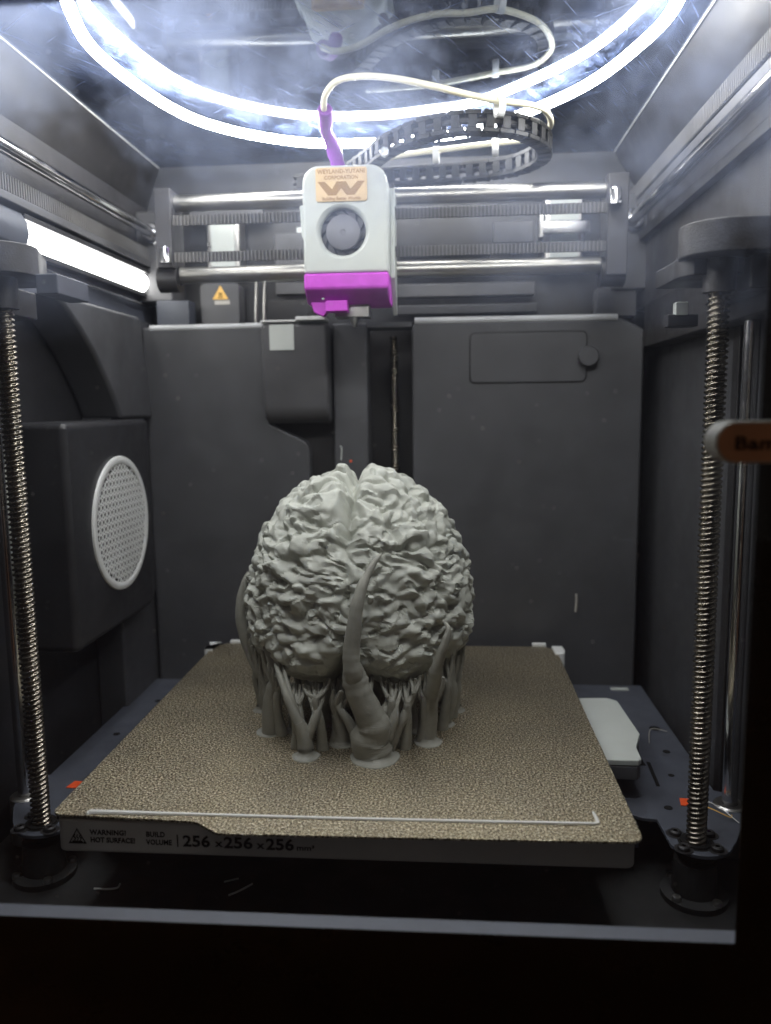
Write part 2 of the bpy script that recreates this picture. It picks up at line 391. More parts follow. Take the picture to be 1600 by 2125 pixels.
# ------------------------------------------------------------------ vertical screws and rods
def thread(name, x, y, z0, z1, R=4.9, r=3.75, pitch=2.55, starts=2, mat='screw'):
    nt_, dz = 28, .36; nz = int((z1-z0)/dz); V = np.zeros(((nz+1)*nt_, 3))
    zz = np.repeat(np.linspace(z0, z1, nz+1), nt_); th = np.tile(np.arange(nt_)*2*PI/nt_, nz+1)
    ph = (zz/pitch - starts*th/(2*PI)) % 1.0
    t = np.abs(ph-.5)*2; rad = r + (R-r)*np.clip((t-.28)/.44, 0, 1)
    V[:, 0] = x+rad*np.cos(th); V[:, 1] = y+rad*np.sin(th); V[:, 2] = zz
    F = [(i*nt_+k, i*nt_+(k+1) % nt_, (i+1)*nt_+(k+1) % nt_, (i+1)*nt_+k) for i in range(nz) for k in range(nt_)]
    m = bpy.data.meshes.new(name); m.from_pydata((V*S).tolist(), [], F); m.materials.append(MAT[mat]); return m
XL, XR, YS = -164.6, 170.3, -73
for x, side, l2 in ((XL, 'left', 'threaded steel lead screw at the left end of the build plate'), (XR, 'right', 'threaded steel lead screw beside the door handle on the right')):
    t = thing('lead_screw', (x, YS, -65), l2, 'lead screw', 'vertical lead screws that lift the bed')
    o = obj('threaded_shaft', thread('threaded_shaft', x, YS, -62, 240), 'screw', t, ang=80)
    obj('base_bearing', MB().lathe([(16, 0), (16, 3), (11, 4), (10, 20), (4, 20)], (x, YS, -65), 2, 40), 'floor', t)
    bb = MB()
    for a in (.6, 2.2, 3.8, 5.3): bb.lathe([(0, 2.3), (2.0, 2.2), (2.4, 1.2), (2.4, 0)], (x+13.6*math.cos(a), YS+13.6*math.sin(a), -62), 2, 14)
    obj('bearing_screws', bb, 'dsteel', t)
t = thing('lead_screw', (8, 172, -65), 'thin distant lead screw inside the dark slot of the rear panel', 'lead screw', 'vertical lead screws that lift the bed')
obj('threaded_shaft', thread('threaded_shaft', 8, 172, -62, 232, R=3.2, r=2.5, pitch=2.5, starts=1), 'screw', t, ang=80)
for x, y, lab in ((-188.5, -45, 'smooth vertical guide rod left of the left lead screw'), (199.5, -35, 'bright smooth vertical guide rod behind the right lead screw')):
    tag(obj('guide_rod', MB().tube([(x, y, -65), (x, y, 238)], 3.9, 28), 'steel'), lab, 'guide rod', 'vertical guide rods')
# a narrow blackish post behind the right rod
struct('corner_post_right', MB().box(207.5, 216, -55, -20, -65, 219).box(203.9, 205.4, -6, 4, -65, 219), 'black', .6)

# bearing brackets at the top of the screws
def bracket(x, sgn, lab):
    t = thing('screw_bracket', (x, YS, 228), lab, 'bracket', 'brackets holding the tops of the lead screws')
    R = 18.5; arc = [(x-sgn*R*math.cos(a), YS-2-R*math.sin(a)) for a in np.linspace(-.5, 1.45, 16)]
    poly = arc + [(x+sgn*30, YS-21), (x+sgn*30, YS+34), (x-sgn*6, YS+34)]
    obj('top_plate', MB().prism(poly, 2, 242, 256), 'grain', t, .8)
    if sgn > 0:
        R = 17.5; arc = [(x-sgn*R*math.cos(a), YS+10-R*math.sin(a)) for a in np.linspace(-.2, .8, 8)]
        obj('step_plate', MB().prism(arc+[(x+sgn*24, YS-4), (x+sgn*24, YS+40), (x-sgn*18, YS+40)], 2, 235, 243.5), 'black', t, .6)
    else:
        obj('step_tab', box(-146, -135, YS-3, YS+30, 233.5, 243), 'carrier', t, .8)
    obj('sleeve', MB().lathe([(5.2, 0), (7.3, 0), (7.3, 16), (0, 16)], (x, YS, 227.5), 2, 32), 'grain', t)
    obj('rod_boss', MB().box(min(x+sgn*9, x+sgn*28), max(x+sgn*9, x+sgn*28), YS-12, YS+50, 227.5, 241.8), 'black', t, 1)
bracket(XR, 1, 'rounded dark bracket capping the right lead screw')
bracket(XL, -1, 'grey stepped bracket capping the left lead screw under the light bar')
lt = thing('limit_tab', (176, -30, 230), 'small pale clip sticking out behind the top of the right lead screw', 'clip')
obj('tab', box(163.6, 169.5, -30, -24, 222.5, 229), 'lightgrey', lt, .4); obj('tab_base', box(160, 175, -29, -20, 217, 223), 'black', lt, .4)

# ------------------------------------------------------------------ bed
def fillet(poly, rads, n=5):
    out = []
    for i, p in enumerate(poly):
        a, b, c = Vector(poly[i-1]), Vector(p), Vector(poly[(i+1) % len(poly)]); r = rads[i]
        u, v = (a-b).normalized(), (c-b).normalized(); p0, p1 = b+u*r, b+v*r
        for k in range(n+1): t = k/n; q = p0*(1-t)**2+b*2*t*(1-t)+p1*t*t; out.append((q.x, q.y))
    return out
PL = fillet([(-128.8, -127.8), (-62, -130.8), (-49.5, -140), (129, -137), (128.5, 120), (121, 128.5), (-121, 128.5), (-128.5, 120)], [5, 2, 2, 6.5, 2, 2, 2, 2])
bed = thing('heated_bed', (0, 0, -36), 'grey heated bed with printed warning text on its front edge, under the gold plate', 'printer bed')
obj('bed_slab', MB().prism(rrect(-127, 128, -127.5, 127, 4, 5), 2, -18.2, -2.6), 'heat', bed, 1.2, 3)
# corner hooks and the rear stops
for (x, y, s) in ((-128.8, 119, -1), (129.5, 119, 1)):
    p = [(x-4, y+8), (x+4, y+8), (x+s*4.5, y-2), (x+s*3, y-10), (x-s*3.5, y-10)]
    obj('corner_hook', MB().prism(p, 2, -9, 1.2), 'white', bed, .6)
for x in (-113, 117): obj('rear_stop', box(x-5, x+5, 129.2, 133.5, -4, 1.6), 'white', bed, .4)
hp = [(134, 58), (153, 59), (158.5, 54), (160.5, 2), (154.2, -16), (153.5, -31), (151.5, -33.5), (134, -33.5)]
hs = obj('cable_housing', MB().prism([(x*.995+.3, y) for x, y in hp], 2, -24, -16.2), 'grey', bed, .8)  # greyer than its cover: the shaded sides are put into the colour
obj('housing_cover', MB().prism(hp, 2, -16.0, -12.6), 'lightgrey', hs, .7, 3)
# the sheet below
R_ = [(196.5, 148), (196.5, -19), (209.5, -24), (197.5, -58), (190, -72)]
arc = [(XR+2+16.5*math.cos(a), YS+4.5-17*math.sin(a)) for a in np.linspace(.45, 2.7, 14)]
Rr = R_ + arc + [(157, -52), (150, -51), (147, -49), (140, -46)]
Lm = [(-x+6+6, y) for x, y in Rr]; Lm = [(x-3, y) for x, y in Lm][::-1]
car = obj('carrier_sheet', MB().prism(Rr+Lm, 2, -38, -36), 'carrier', bed, .35)
obj('carrier_beam', MB().box(-140, 147, -56, -38, -50, -38.5).box(-135, 140, -60, 120, -32, -27), 'black', bed)
for x in (XR, XL):
    nut = MB().lathe([(5.1, .9), (7.4, .9), (7.6, .1), (11, -.2), (9.5, -6), (5.2, -6)], (x, YS, -36), 2, 32)
    n = obj('screw_nut', nut, 'ink', bed)
    for a in (.75, 2.35, 3.95, 5.5):
        cx, cy = x+11.4*math.cos(a), YS+9.6*math.sin(a)
        s_ = MB().lathe([(1.1, 2.0), (2.2, 2.2), (2.9, 1.6), (3.0, 0), (4.6, .15), (4.7, 0)], (cx, cy, -35.9), 2, 18); s_.lathe([(0, .7), (1.2, .7), (1.2, 2)], (cx, cy, -35.9), 2, 6)
        obj('nut_bolt', s_, 'black', n)
for x, y in ((-188.5, -45), (199.5, -35)):
    obj('rod_bushing', MB().lathe([(4.1, -26), (8.4, -26), (8.4, .2), (7.3, 1.2), (4.1, 1.2)], (x, y, -36), 2, 32), 'dsteel', bed)
for x, y, r in ((176.3, -33.5, 0), (-167, -31, 0)):
    st = MB(); st.prism([(x-3, y-4), (x+4.5, y-4.5), (x+5, y+3.5), (x-1.5, y+4)], 2, -35.9, -35.6); obj('red_mark', st, 'orange', bed)
for x, y, rx in ((166, -40, 2.2), (184, 30, 2.2), (178, -2, 1.7), (186, 66, 3.4), (160, 40, 2), (-150, 92, 3), (-172, 40, 2.2), (-160, 12, 1.6), (-166, 100, 2)):
    obj('sheet_hole', MB().lathe([(0, 0), (rx, 0), (rx+.1, -.2)], (x, y, -35.75), 2, 20), 'ink', car)
obj('sheet_slot', MB().prism([(161.5, 60), (165, 60), (166.5, 10), (163, 10)], 2, -35.9, -35.7), 'ink', car)
obj('sheet_slot', MB().prism([(166, -16), (168, -16), (170, 14), (168, 15)], 2, -35.9, -35.7), 'ink', car)
obj('sheet_plate_tag', box(172, 185, 136, 141, -35.9, -35.3), 'lightgrey', car)
obj('orange_wire', MB().tube([(163, 36, -35), (163.6, 40, -34), (165, 43, -35)], .8, 8), 'yellow', car)
# print on the bed's front edge
yf = -127.75
tri = MB(); 
def ring_tri(mb, cx, cz, s, wd, y):
    o_ = [(cx-s, cz-s*.78), (cx+s, cz-s*.78), (cx, cz+s*.95)]; i_ = [(cx+(x-cx)*(1-wd), cz+(z-cz)*(1-wd)) for x, z in o_]
    for k in range(3):
        a, b, c2, d = o_[k], o_[(k+1) % 3], i_[(k+1) % 3], i_[k]
        mb.prism([a, b, c2, d], 1, y-.1, y+.1)
ring_tri(tri, -117.3, -10.6, 4.2, .22, yf)
for dx in (-1.3, 0, 1.3): tri.tube([(-117.3+dx, yf, -12.4), (-117.3+dx+.5, yf, -11.4), (-117.3+dx-.3, yf, -10.6), (-117.3+dx+.2, yf, -9.6)], .28, 5)
tri.box(-119.6, -115, yf-.1, yf+.1, -13.1, -12.6)
obj('warning_triangle', tri, 'ink', bed)
text('warning_text', 'WARNING!', 3.3, (-111.3, yf, -9.4), 'ink', bed, .09, 1.05, width=16.5)
text('warning_text', 'HOT SURFACE!', 3.3, (-111.3, yf, -13), 'ink', bed, .09, 1.02, width=20.5)
text('volume_text', 'BUILD', 3.3, (-85.6, yf, -9.6), 'ink', bed, .09, 1.05, width=8.6)
text('volume_text', 'VOLUME', 3.3, (-85.6, yf, -13.3), 'ink', bed, .09, 1.05, width=11.6)
obj('divider_mark', box(-71.6, -71.1, yf-.1, yf+.1, -14.0, -8.4), 'ink', bed)
text('volume_number', '256', 7.2, (-69, yf, -13.6), 'ink', bed, .2, 1.02, width=12.3)
text('volume_number', 'x', 5, (-54.2, yf, -13.4), 'ink', bed, .1, 1.0, 1.2)
text('volume_number', '256', 7.2, (-50.5, yf, -13.8), 'ink', bed, .2, 1.02, width=13)
text('volume_number', 'x', 5, (-35.5, yf, -13.7), 'ink', bed, .1, 1.0, 1.2)
text('volume_number', '256', 7.2, (-31.6, yf, -14), 'ink', bed, .2, 1.02, width=12.5)
text('volume_number', 'mm\u00b3', 3.6, (-18, yf, -14), 'ink', bed, .05, 1.0, 1.2)

tag(obj('build_plate', MB().prism(PL, 2, -1.2, 0), 'pei', None, .3), 'gold brown textured steel plate with a notched front tab, lying on the grey bed', 'build plate')
ln = MB(); pts = [(-111.5, -126.2, .35), (-60, -125.6, .3), (0, -125.6, .3), (60, -125, .3), (111, -124.4, .3), (112.4, -124, .3), (112.6, -120, .3), (112.2, -114.5, .3)]
ln.tube([W(0, 0, 0)*0+Vector(p) for p in pts], [1.3, .75, .75, .75, .85, .95, .9, .6], 8); ln.lathe([(0, .9), (1.3, .7), (1.7, 0)], (-111.5, -126.2, 0), 2, 14)
tag(obj('purge_line', ln, 'fil'), 'thin white printed line with a hooked right end along the front of the gold plate', 'printed line')

# ------------------------------------------------------------------ the printed brain
def vnoise(P, seed=0):
    """3-D gradient noise, P (n,3)"""
    rs = np.random.RandomState(seed); perm = rs.permutation(256); perm = np.concatenate([perm, perm, perm]); G = rs.normal(size=(256, 3)); G /= np.linalg.norm(G, axis=1)[:, None]
    I = np.floor(P).astype(int); F = P-I; I &= 255; U = F*F*F*(F*(F*6-15)+10)
    res = 0
    for dx in (0, 1):
        for dy in (0, 1):
            for dz in (0, 1):
                g = G[perm[perm[perm[(I[:, 0]+dx) & 255]+((I[:, 1]+dy) & 255)]+((I[:, 2]+dz) & 255)]]
                d = (g*(F-np.array([dx, dy, dz]))).sum(1)
                wt = (U[:, 0] if dx else 1-U[:, 0])*(U[:, 1] if dy else 1-U[:, 1])*(U[:, 2] if dz else 1-U[:, 2])
                res = res+d*wt
    return res*1.6
def sstep(a, b, x): t = np.clip((x-a)/(b-a), 0, 1); return t*t*(3-2*t)
BC = np.array([-3.0, 8.0, 62.0])
def brain_mesh(nu=420, nv=290):
    u = np.linspace(0, 2*PI, nu, endpoint=False); v = np.linspace(.0, PI, nv)
    vv, uu = np.meshgrid(v, u, indexing='ij'); vv = vv.ravel(); uu = uu.ravel()
    uu = uu+np.random.uniform(-.4, .4, uu.shape)*(2*PI/nu); vv = np.where((vv > .01) & (vv < PI-.01), vv+np.random.uniform(-.35, .35, vv.shape)*(PI/nv), vv)
    D = np.stack([np.sin(vv)*np.cos(uu), np.sin(vv)*np.sin(uu), np.cos(vv)], 1)
    up = D[:, 2] > 0
    az = np.where(up, 83.5, 37.0); ex = np.where(up, 2.1, 2.7)
    hn = (np.abs(D[:, 0]/66.5)**2.15 + np.abs(D[:, 1]/66.0)**2.15)**(1/2.15); rad = (hn**ex + np.abs(D[:, 2]/az)**ex)**(-1/ex)
    P = D*rad[:, None]
    N = np.stack([P[:, 0]/65.5**2, P[:, 1]/66**2, P[:, 2]/np.where(up, 81., 62.)**2], 1); N /= np.linalg.norm(N, axis=1)[:, None]+1e-9
    # meandering folds on the crown, rounded pitted lumps lower down
    Q = P.copy(); wv = np.stack([vnoise(Q/24, s) for s in (1, 2, 3)], 1); Q = Q+wv*5
    k = 1+.45*sstep(28, 55, P[:, 2])[:, None]             # the folds grow larger towards the crown
    big = vnoise(Q/np.array([17., 17., 12.5])/k, 4); mid = vnoise(Q/np.array([11.5, 11.5, 8.2])/k, 5)
    n1 = vnoise(Q/np.array([9.6, 9.6, 6.6])/k, 6); n2 = vnoise(Q/np.array([5.8, 5.8, 4.6]), 8); fine = vnoise(Q/2.6, 7)
    top = sstep(20, 52, P[:, 2]); low = 1-sstep(-30, -6, P[:, 2])
    soft = lambda x, w_: np.sqrt(x*x+w_*w_)-w_
    # rounded folds: flat backs, narrow winding furrows with soft edges
    f1 = 1-np.exp(-(big/.13)**2); f2 = 1-np.exp(-(mid/.15)**2)
    h = (f1-1)*(1.5+1.6*top) + (f2-1)*(1.35+.6*top)
    h += np.tanh(2.4*n1)*(1.6-.5*top) + np.tanh(2.2*n2)*(1.15-.7*top) + fine*.14
    pit = sstep(.22, .42, vnoise(Q/np.array([7.4, 7.4, 5.6]), 9)); h -= pit*(2.5-.9*top)
    h -= sstep(.18, .38, vnoise(Q/15, 14))*3.0*top
    # a few slanting plateaus, like cut clay
    h += .9*top*np.tanh(3*np.sin(P[:, 2]*.42+vnoise(Q/16, 40)*5))*.8
    h = h*(1-.58*low)*.86
    # great fissure between the halves
    xx = P[:, 0]-2.2*vnoise(P/18, 21)+.5; front = np.clip(-D[:, 1], 0, 1)
    lowf = sstep(0, 22, -P[:, 2]-4)
    depth = 2.0+7.5*sstep(38, 62, P[:, 2])+18*lowf
    wdt = 3.4+4.2*lowf
    h -= depth*np.exp(-(xx/wdt)**2)
    # two shallow rounded lower lobes
    h += 3.5*sstep(0, 18, -P[:, 2]+2)*np.exp(-((np.abs(P[:, 0])-28)/16)**2)*front
    # fold bands curving out from the fissure on the crown
    r2 = np.hypot(P[:, 0], (P[:, 2]-62)*.9); h += 1.6*top*np.sin(r2/2.3+vnoise(P/11, 30)*3.2)*front*.35
    P = P+N*h[:, None]
    P[:, 2] = np.maximum(P[:, 2], -35.5+1.5*vnoise(P/9, 33))
    P += BC
    F = []
    for i in range(nv-1):
        b0 = i*nu; b1 = (i+1)*nu
        for k in range(nu):
            k2 = (k+1) % nu; F += [(b0+k, b1+k, b1+k2), (b0+k, b1+k2, b0+k2)]
    m = bpy.data.meshes.new('brain_body'); m.from_pydata((P*S).tolist(), [], F); m.materials.append(MAT['brain']); m.update(); return m
br = thing('printed_brain', (0, 0, 0), 'grey printed brain on branching tree supports, standing on the gold build plate', 'brain model')
bm_ = brain_mesh()
obj('brain_body', bm_, 'brain', br, ang=24)

def wob(pts, rad, n=7, amp=.0, seed=0):
    """smooth organic limb through the given points"""
    q = spline([Vector((*p, r)) .to_3d() if False else Vector(p) for p, r in zip(pts, rad)], n)
    rr = []
    for i in range(len(pts)-1):
        for k in range(n):
            t = k/n; t = t*t*(3-2*t); rr.append(rad[i]*(1-t)+rad[i+1]*t)
    rr.append(rad[-1]); rs = random.Random(seed)
    rr = [r*(1+amp*rs.uniform(-1, 1)) for r in rr]
    return q, rr
def limb(mb, pxs, Y, n=6, amp=.04, seed=1):
    """pxs: (px, py, width px) with depth Y (number or per point)"""
    P = []; R = []
    for i, (x, y, wd) in enumerate(pxs):
        yy = Y[i] if hasattr(Y, '__len__') else Y
        p = W(x, y, yy); P.append(p); R.append(max(.35, wd/2*(yy-CAM[1])/FPX))
    q, rr = wob(P, R, n, amp, seed); mb.tube(q, rr, 16); return q, rr
def brim(px, py, r, parent):
    z0 = 0.02; d = CR*((px-800)/FPX)-CU*((py-1062.5)/FPX)+CF; t = (z0-CAM[2])/d.z; p = Vector(CAM)+d*t
    pr = [(r*.55, 3.2), (r*.62, 1.6), (r*.78, .7), (r*.98, .45), (r, 0)]
    o = MB().lathe(pr, (p.x, p.y, 0), 2, 40)
    o.v = [(x+(x-p.x)*.04*math.sin(5*math.atan2(y-p.y, x-p.x)), y+(y-p.y)*.04*math.sin(4*math.atan2(y-p.y, x-p.x)+1), z) for x, y, z in o.v]
    obj('brim', o, 'support', parent); return p
def tree(trunk, Y, branches, base=None, spike=None, spikeY=None, lab=None):
    mb = MB(); limb(mb, trunk, Y, seed=len(trunk))
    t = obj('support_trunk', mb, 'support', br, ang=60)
    if lab: t['label'] = lab
    if base: brim(*base, t)
    for b in branches:
        pts, yy = b; yy = list(yy) if hasattr(yy, '__len__') else [yy]*len(pts)
        if yy[-1] < -45:
            k_ = len(pts)-1; yy = [y_+(i_/k_)**2*(-44-yy[-1]) for i_, y_ in enumerate(yy)]
            pts = pts[:-1]+[(pts[-1][0], pts[-1][1]-7, pts[-1][2])]
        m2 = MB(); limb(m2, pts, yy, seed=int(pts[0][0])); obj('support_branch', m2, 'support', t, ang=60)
    if spike:
        m2 = MB(); q_, r_ = limb(m2, spike, spikeY, 8, .02); obj('tapered_tip', m2, 'support', t, ang=60)
        rz = random.Random(9); sm2 = MB(); vw = Vector(CAM); sp_ = []
        for p_, w_ in list(zip(q_, r_))[6:-6]:
            d_ = (vw-p_).normalized(); sd = d_.cross(Vector((0, 0, 1))); sp_.append(p_+d_*w_*.93+sd*(w_*.12+rz.uniform(-.15, .15)))
        sm2.tube(sp_, .3, 6); obj('print_seam', sm2, 'support', t)
    return t
# the big front trunk and its long tapering tip
tree([(778, 1574, 78), (775, 1560, 84), (768, 1535, 88), (775, 1508, 76), (764, 1478, 64), (748, 1445, 58), (738, 1415, 58), (733, 1390, 46)], [-62, -62, -62, -63, -64, -65, -65, -64],
     [([(800, 1530, 34), (818, 1490, 22), (816, 1460, 15), (812, 1430, 10), (806, 1416, 8)], -60), ([(818, 1490, 20), (824, 1462, 10), (830, 1440, 8), (832, 1420, 7)], -58),
      ([(805, 1555, 30), (832, 1500, 20), (848, 1462, 16), (862, 1432, 11), (868, 1412, 8)], -56), ([(846, 1466, 13), (842, 1444, 9), (838, 1420, 8)], -55), ([(858, 1440, 9), (856, 1425, 8), (852, 1414, 7)], -54),
      ([(742, 1530, 30), (722, 1495, 20), (704, 1470, 14), (694, 1446, 11), (688, 1424, 8)], -54), ([(704, 1470, 12), (708, 1450, 9), (712, 1430, 7)], -52), ([(764, 1440, 22), (770, 1422, 10), (773, 1406, 8)], -58),
      ([(776, 1500, 30), (800, 1470, 18), (806, 1455, 12)], -61)],
     (778, 1572, 12.8), [(736, 1420, 40), (733, 1395, 44), (729, 1370, 38), (730, 1340, 37), (735, 1300, 33), (740, 1262, 29), (750, 1222, 24), (764, 1190, 17), (780, 1163, 11), (792, 1149, 5)],
     [-66, -68, -68.5, -68, -68, -67, -64, -60, -56, -52], 'thick twisted front trunk whose long pointed tip reaches the middle of the brain')
# front left tree
tree([(635, 1570, 38), (634, 1550, 36), (630, 1525, 34), (620, 1498, 26)], -60,
     [([(622, 1505, 26), (602, 1462, 20), (588, 1425, 16), (578, 1396, 12), (572, 1385, 8)], [-60, -59, -57, -55, -54]), ([(640, 1530, 22), (652, 1495, 19), (664, 1460, 15), (672, 1435, 11), (680, 1415, 8)], [-60, -60, -58, -56, -54]),
      ([(618, 1490, 18), (606, 1452, 14), (598, 1425, 11), (592, 1402, 9), (588, 1390, 7)], -58), ([(626, 1500, 16), (622, 1468, 13), (614, 1445, 11), (610, 1426, 8)], -57), ([(620, 1462, 10), (628, 1444, 9), (632, 1426, 7)], -56),
      ([(655, 1482, 14), (646, 1455, 11), (640, 1438, 9), (635, 1422, 7)], -58), ([(650, 1460, 9), (655, 1440, 8), (656, 1424, 7)], -56), ([(664, 1462, 9), (662, 1444, 7), (660, 1426, 6)], -55)], (635, 1570, 7.3))
# left trees
tree([(562, 1520, 40), (562, 1495, 40), (562, 1460, 36), (566, 1430, 30), (572, 1405, 22), (566, 1375, 24), (556, 1345, 20), (552, 1325, 10)], [-36, -36, -36, -37, -38, -38, -36, -35],
     [([(575, 1430, 16), (584, 1412, 12), (588, 1396, 9)], -40), ([(560, 1410, 14), (550, 1380, 12), (546, 1350, 8)], -34), ([(574, 1405, 12), (580, 1385, 9), (580, 1370, 7)], -42)], (560, 1519, 7.6))
tree([(545, 1476, 18), (546, 1450, 18), (544, 1410, 18), (538, 1380, 16), (530, 1350, 16), (524, 1320, 12)], -4,
     [([(540, 1400, 12), (530, 1370, 10), (522, 1340, 8)], -8), ([(545, 1430, 12), (552, 1400, 10), (550, 1375, 8)], -10)], (542, 1474, 5),
     [(540, 1405, 18), (520, 1360, 20), (509, 1325, 24), (500, 1285, 24), (500, 1245, 20), (507, 1210, 14), (515, 1187, 6)], [0, 4, 6, 8, 10, 13, 16], 'slim trunk at the left whose pointed tip stands clear of the brain')
# right tree with its knuckle and short tip
tree([(888, 1540, 46), (886, 1520, 42), (888, 1490, 42), (890, 1460, 40), (893, 1440, 36), (896, 1424, 28)], [-42, -42, -42, -43, -44, -44],
     [([(878, 1450, 16), (868, 1432, 12), (862, 1415, 8)], -44), ([(905, 1450, 16), (915, 1430, 14), (918, 1405, 10)], -40), ([(880, 1470, 12), (872, 1450, 10), (866, 1436, 8)], -45)],
     (888, 1540, 7.7), [(894, 1442, 30), (900, 1418, 32), (904, 1396, 30), (909, 1376, 22), (918, 1350, 20), (926, 1328, 17), (931, 1308, 12), (927, 1296, 8), (920, 1290, 4)], [-47, -49, -51, -53, -54, -54, -53, -51, -49], 'right front trunk with a knuckle and a short curved tip')
tree([(924, 1502, 22), (926, 1490, 26), (934, 1460, 26), (938, 1430, 24), (934, 1400, 20), (938, 1370, 14), (944, 1345, 10)], -20,
     [([(936, 1420, 14), (946, 1390, 12), (950, 1360, 9)], -16), ([(930, 1405, 12), (926, 1385, 10), (928, 1366, 8)], -24)], (924, 1503, 5.6))
tree([(946, 1476, 16), (948, 1450, 16), (946, 1410, 16), (950, 1380, 14), (958, 1350, 10), (962, 1325, 7)], 0,
     [([(948, 1420, 12), (955, 1390, 10), (962, 1360, 8)], 4), ([(946, 1400, 10), (940, 1375, 9), (940, 1350, 7)], -4)], (948, 1474, 5))
# fans of thin twigs that carry the underside
def twigs(start, Ys, ends, Ye, wd, seed):
    r_ = random.Random(seed); root = MB(); a_ = W(start[0], start[1], Ys); b_ = W(start[0]+1, start[1]-16, Ys); k_ = wd/2*(Ys-CAM[1])/FPX
    g_ = Vector((a_.x+(-3-a_.x)*.06+r_.uniform(-2, 2), a_.y+2, 0)); q, rr = wob([g_, g_.lerp(a_, .55)+Vector((r_.uniform(-1, 1), 0, 0)), a_, b_], [k_*2.0, k_*1.5, k_*1.3, k_], 6, .04, seed); root.tube(q, rr, 14)
    t = obj('twig_fan', root, 'support', br, ang=60)
    for (ex, ey) in ends:
        m2 = MB(); mxp = start[0]*.45+ex*.55+r_.uniform(-3, 3); myp = (start[1]+ey)/2+r_.uniform(-4, 8)
        limb(m2, [(start[0]+1, start[1]-12, wd*.9), (mxp, myp, wd*.62), (ex*.85+mxp*.15, ey*.7+myp*.3, wd*.5), (ex, ey-4, wd*.36)], [Ys, (Ys+Ye)/2, Ye, Ye], seed=seed+int(ex))
        obj('support_branch', m2, 'support', t, ang=60)
for st_, ys_, en_, ye_, wd_, sd_ in (
    ((612, 1480), -56, [(580, 1404), (590, 1408), (600, 1416), (610, 1420), (622, 1424)], -50, 15, 1),
    ((655, 1462), -57, [(630, 1424), (640, 1426), (650, 1426), (662, 1424), (674, 1420), (684, 1412)], -51, 14, 2),
    ((698, 1490), -48, [(682, 1420), (692, 1416), (702, 1412), (712, 1408), (722, 1404)], -42, 14, 3),
    ((812, 1470), -58, [(790, 1408), (800, 1416), (810, 1420), (822, 1422)], -50, 14, 4),
    ((845, 1470), -54, [(828, 1420), (838, 1420), (850, 1418), (862, 1412), (872, 1406)], -48, 14, 5),
    ((880, 1460), -46, [(862, 1412), (872, 1406), (882, 1398), (892, 1392)], -42, 13, 6),
    ((575, 1450), -40, [(556, 1380), (566, 1390), (576, 1398), (586, 1404)], -42, 14, 7),
    ((552, 1440), -26, [(530, 1350), (538, 1362), (546, 1372), (556, 1384)], -26, 13, 8),
    ((930, 1430), -28, [(905, 1390), (915, 1380), (926, 1370), (938, 1358)], -26, 13, 9),
    ((950, 1430), -10, [(938, 1362), (946, 1352), (955, 1340), (964, 1326)], -8, 12, 10),
    ((530, 1410), 2, [(512, 1318), (518, 1330), (526, 1340), (534, 1352)], 0, 12, 11)):
    twigs(st_, ys_, en_, ye_, wd_, sd_)
# many plainer trees further in and round the back
rs = random.Random(5)
ring = [(18, -46), (-8, -48), (-36, -32), (30, -28), (-20, -24), (10, -20), (-50, 10), (44, 12), (-46, 40), (42, 44), (-26, 62), (20, 64), (0, 20), (-30, 8), (26, 20)]
for i, (x, y) in enumerate(ring):
    mb = MB(); h = 33-7*math.hypot((x+3)/62, (y-8)/62)**2; r0 = rs.uniform(3, 5)
    q, rr = wob([(x, y, 0), (x+rs.uniform(-1.5, 1.5), y, 7), (x+rs.uniform(-3, 3), y+rs.uniform(-2, 2), 17)], [r0, r0*.9, r0*.6], 5, .04, i); mb.tube(q, rr, 12)
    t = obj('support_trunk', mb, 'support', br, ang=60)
    obj('brim', MB().lathe([(r0, 2), (r0*1.2, .7), (r0*1.7, .4), (r0*1.72, 0)], (x, y, 0), 2, 28), 'support', t)
    for k in range(5):
        a = rs.uniform(0, 2*PI); L = rs.uniform(4, 13); b = MB(); e = Vector(q[-1])
        q2, r2 = wob([Vector(q[-4]), e+Vector((L*.35*math.cos(a), L*.35*math.sin(a), 5)), (x+L*math.cos(a), y+L*math.sin(a), h+4)], [r0*.55, 1.5, .9], 5, .05, k+i); b.tube(q2, r2, 10)
        obj('support_branch', b, 'support', t, ang=60)
# added dark bulk under the brain that blocks light gaps between the supports
st = MB(); q, rr = wob([(-2, 2, 1), (-3, 6, 14), (-3, 10, 34)], [20, 23, 30], 6, .06, 3); st.tube(q, rr, 28)
obj('light_gap_filler', st, 'support', br, ang=60)
# little nub and purge wisp on the front of the brain
nb = MB(); nb.tube([W(768, 1250, -58), W(769, 1244, -60), W(770, 1238, -60.5)], [1.6, 2.0, 1.5], 10); obj('nub', nb, 'brain', br)

# ------------------------------------------------------------------ gantry (rods across the back)
GY = 105
gt = thing('x_gantry', (10, GY, 270), 'cross gantry of two steel rods and end blocks behind the white tool head', 'gantry')
obj('upper_rod', MB().tube([(-137, GY, 318.5), (154, GY, 318.5)], 5.4, 24), 'rod', gt)
obj('lower_rod', MB().tube([(-135, GY, 270.6), (152, GY, 270.6)], 5.4, 24), 'rod', gt)
for x0, x1 in ((-148, -136.5), (152.5, 166)):
    e = obj('end_block', box(x0, x1, GY-12, GY+14, 274 if x0 < 0 else 262, 326), 'grain', gt, 1)
    a = x0+5.5
    obj('pulley', MB().lathe([(0, 10.5), (3.4, 10.4), (3.8, 9.5), (3.8, .5), (4.6, 0), (0, 0)], ((-140 if x0 < 0 else 156.5), GY-16.3, 276 if x0 < 0 else 305), 2, 24), 'steel', e)
obj('left_bearing', MB().lathe([(4.5, 0), (9, 0), (9, 14), (4.5, 14)], (-150, GY, 268), 0, 28), 'black', gt)
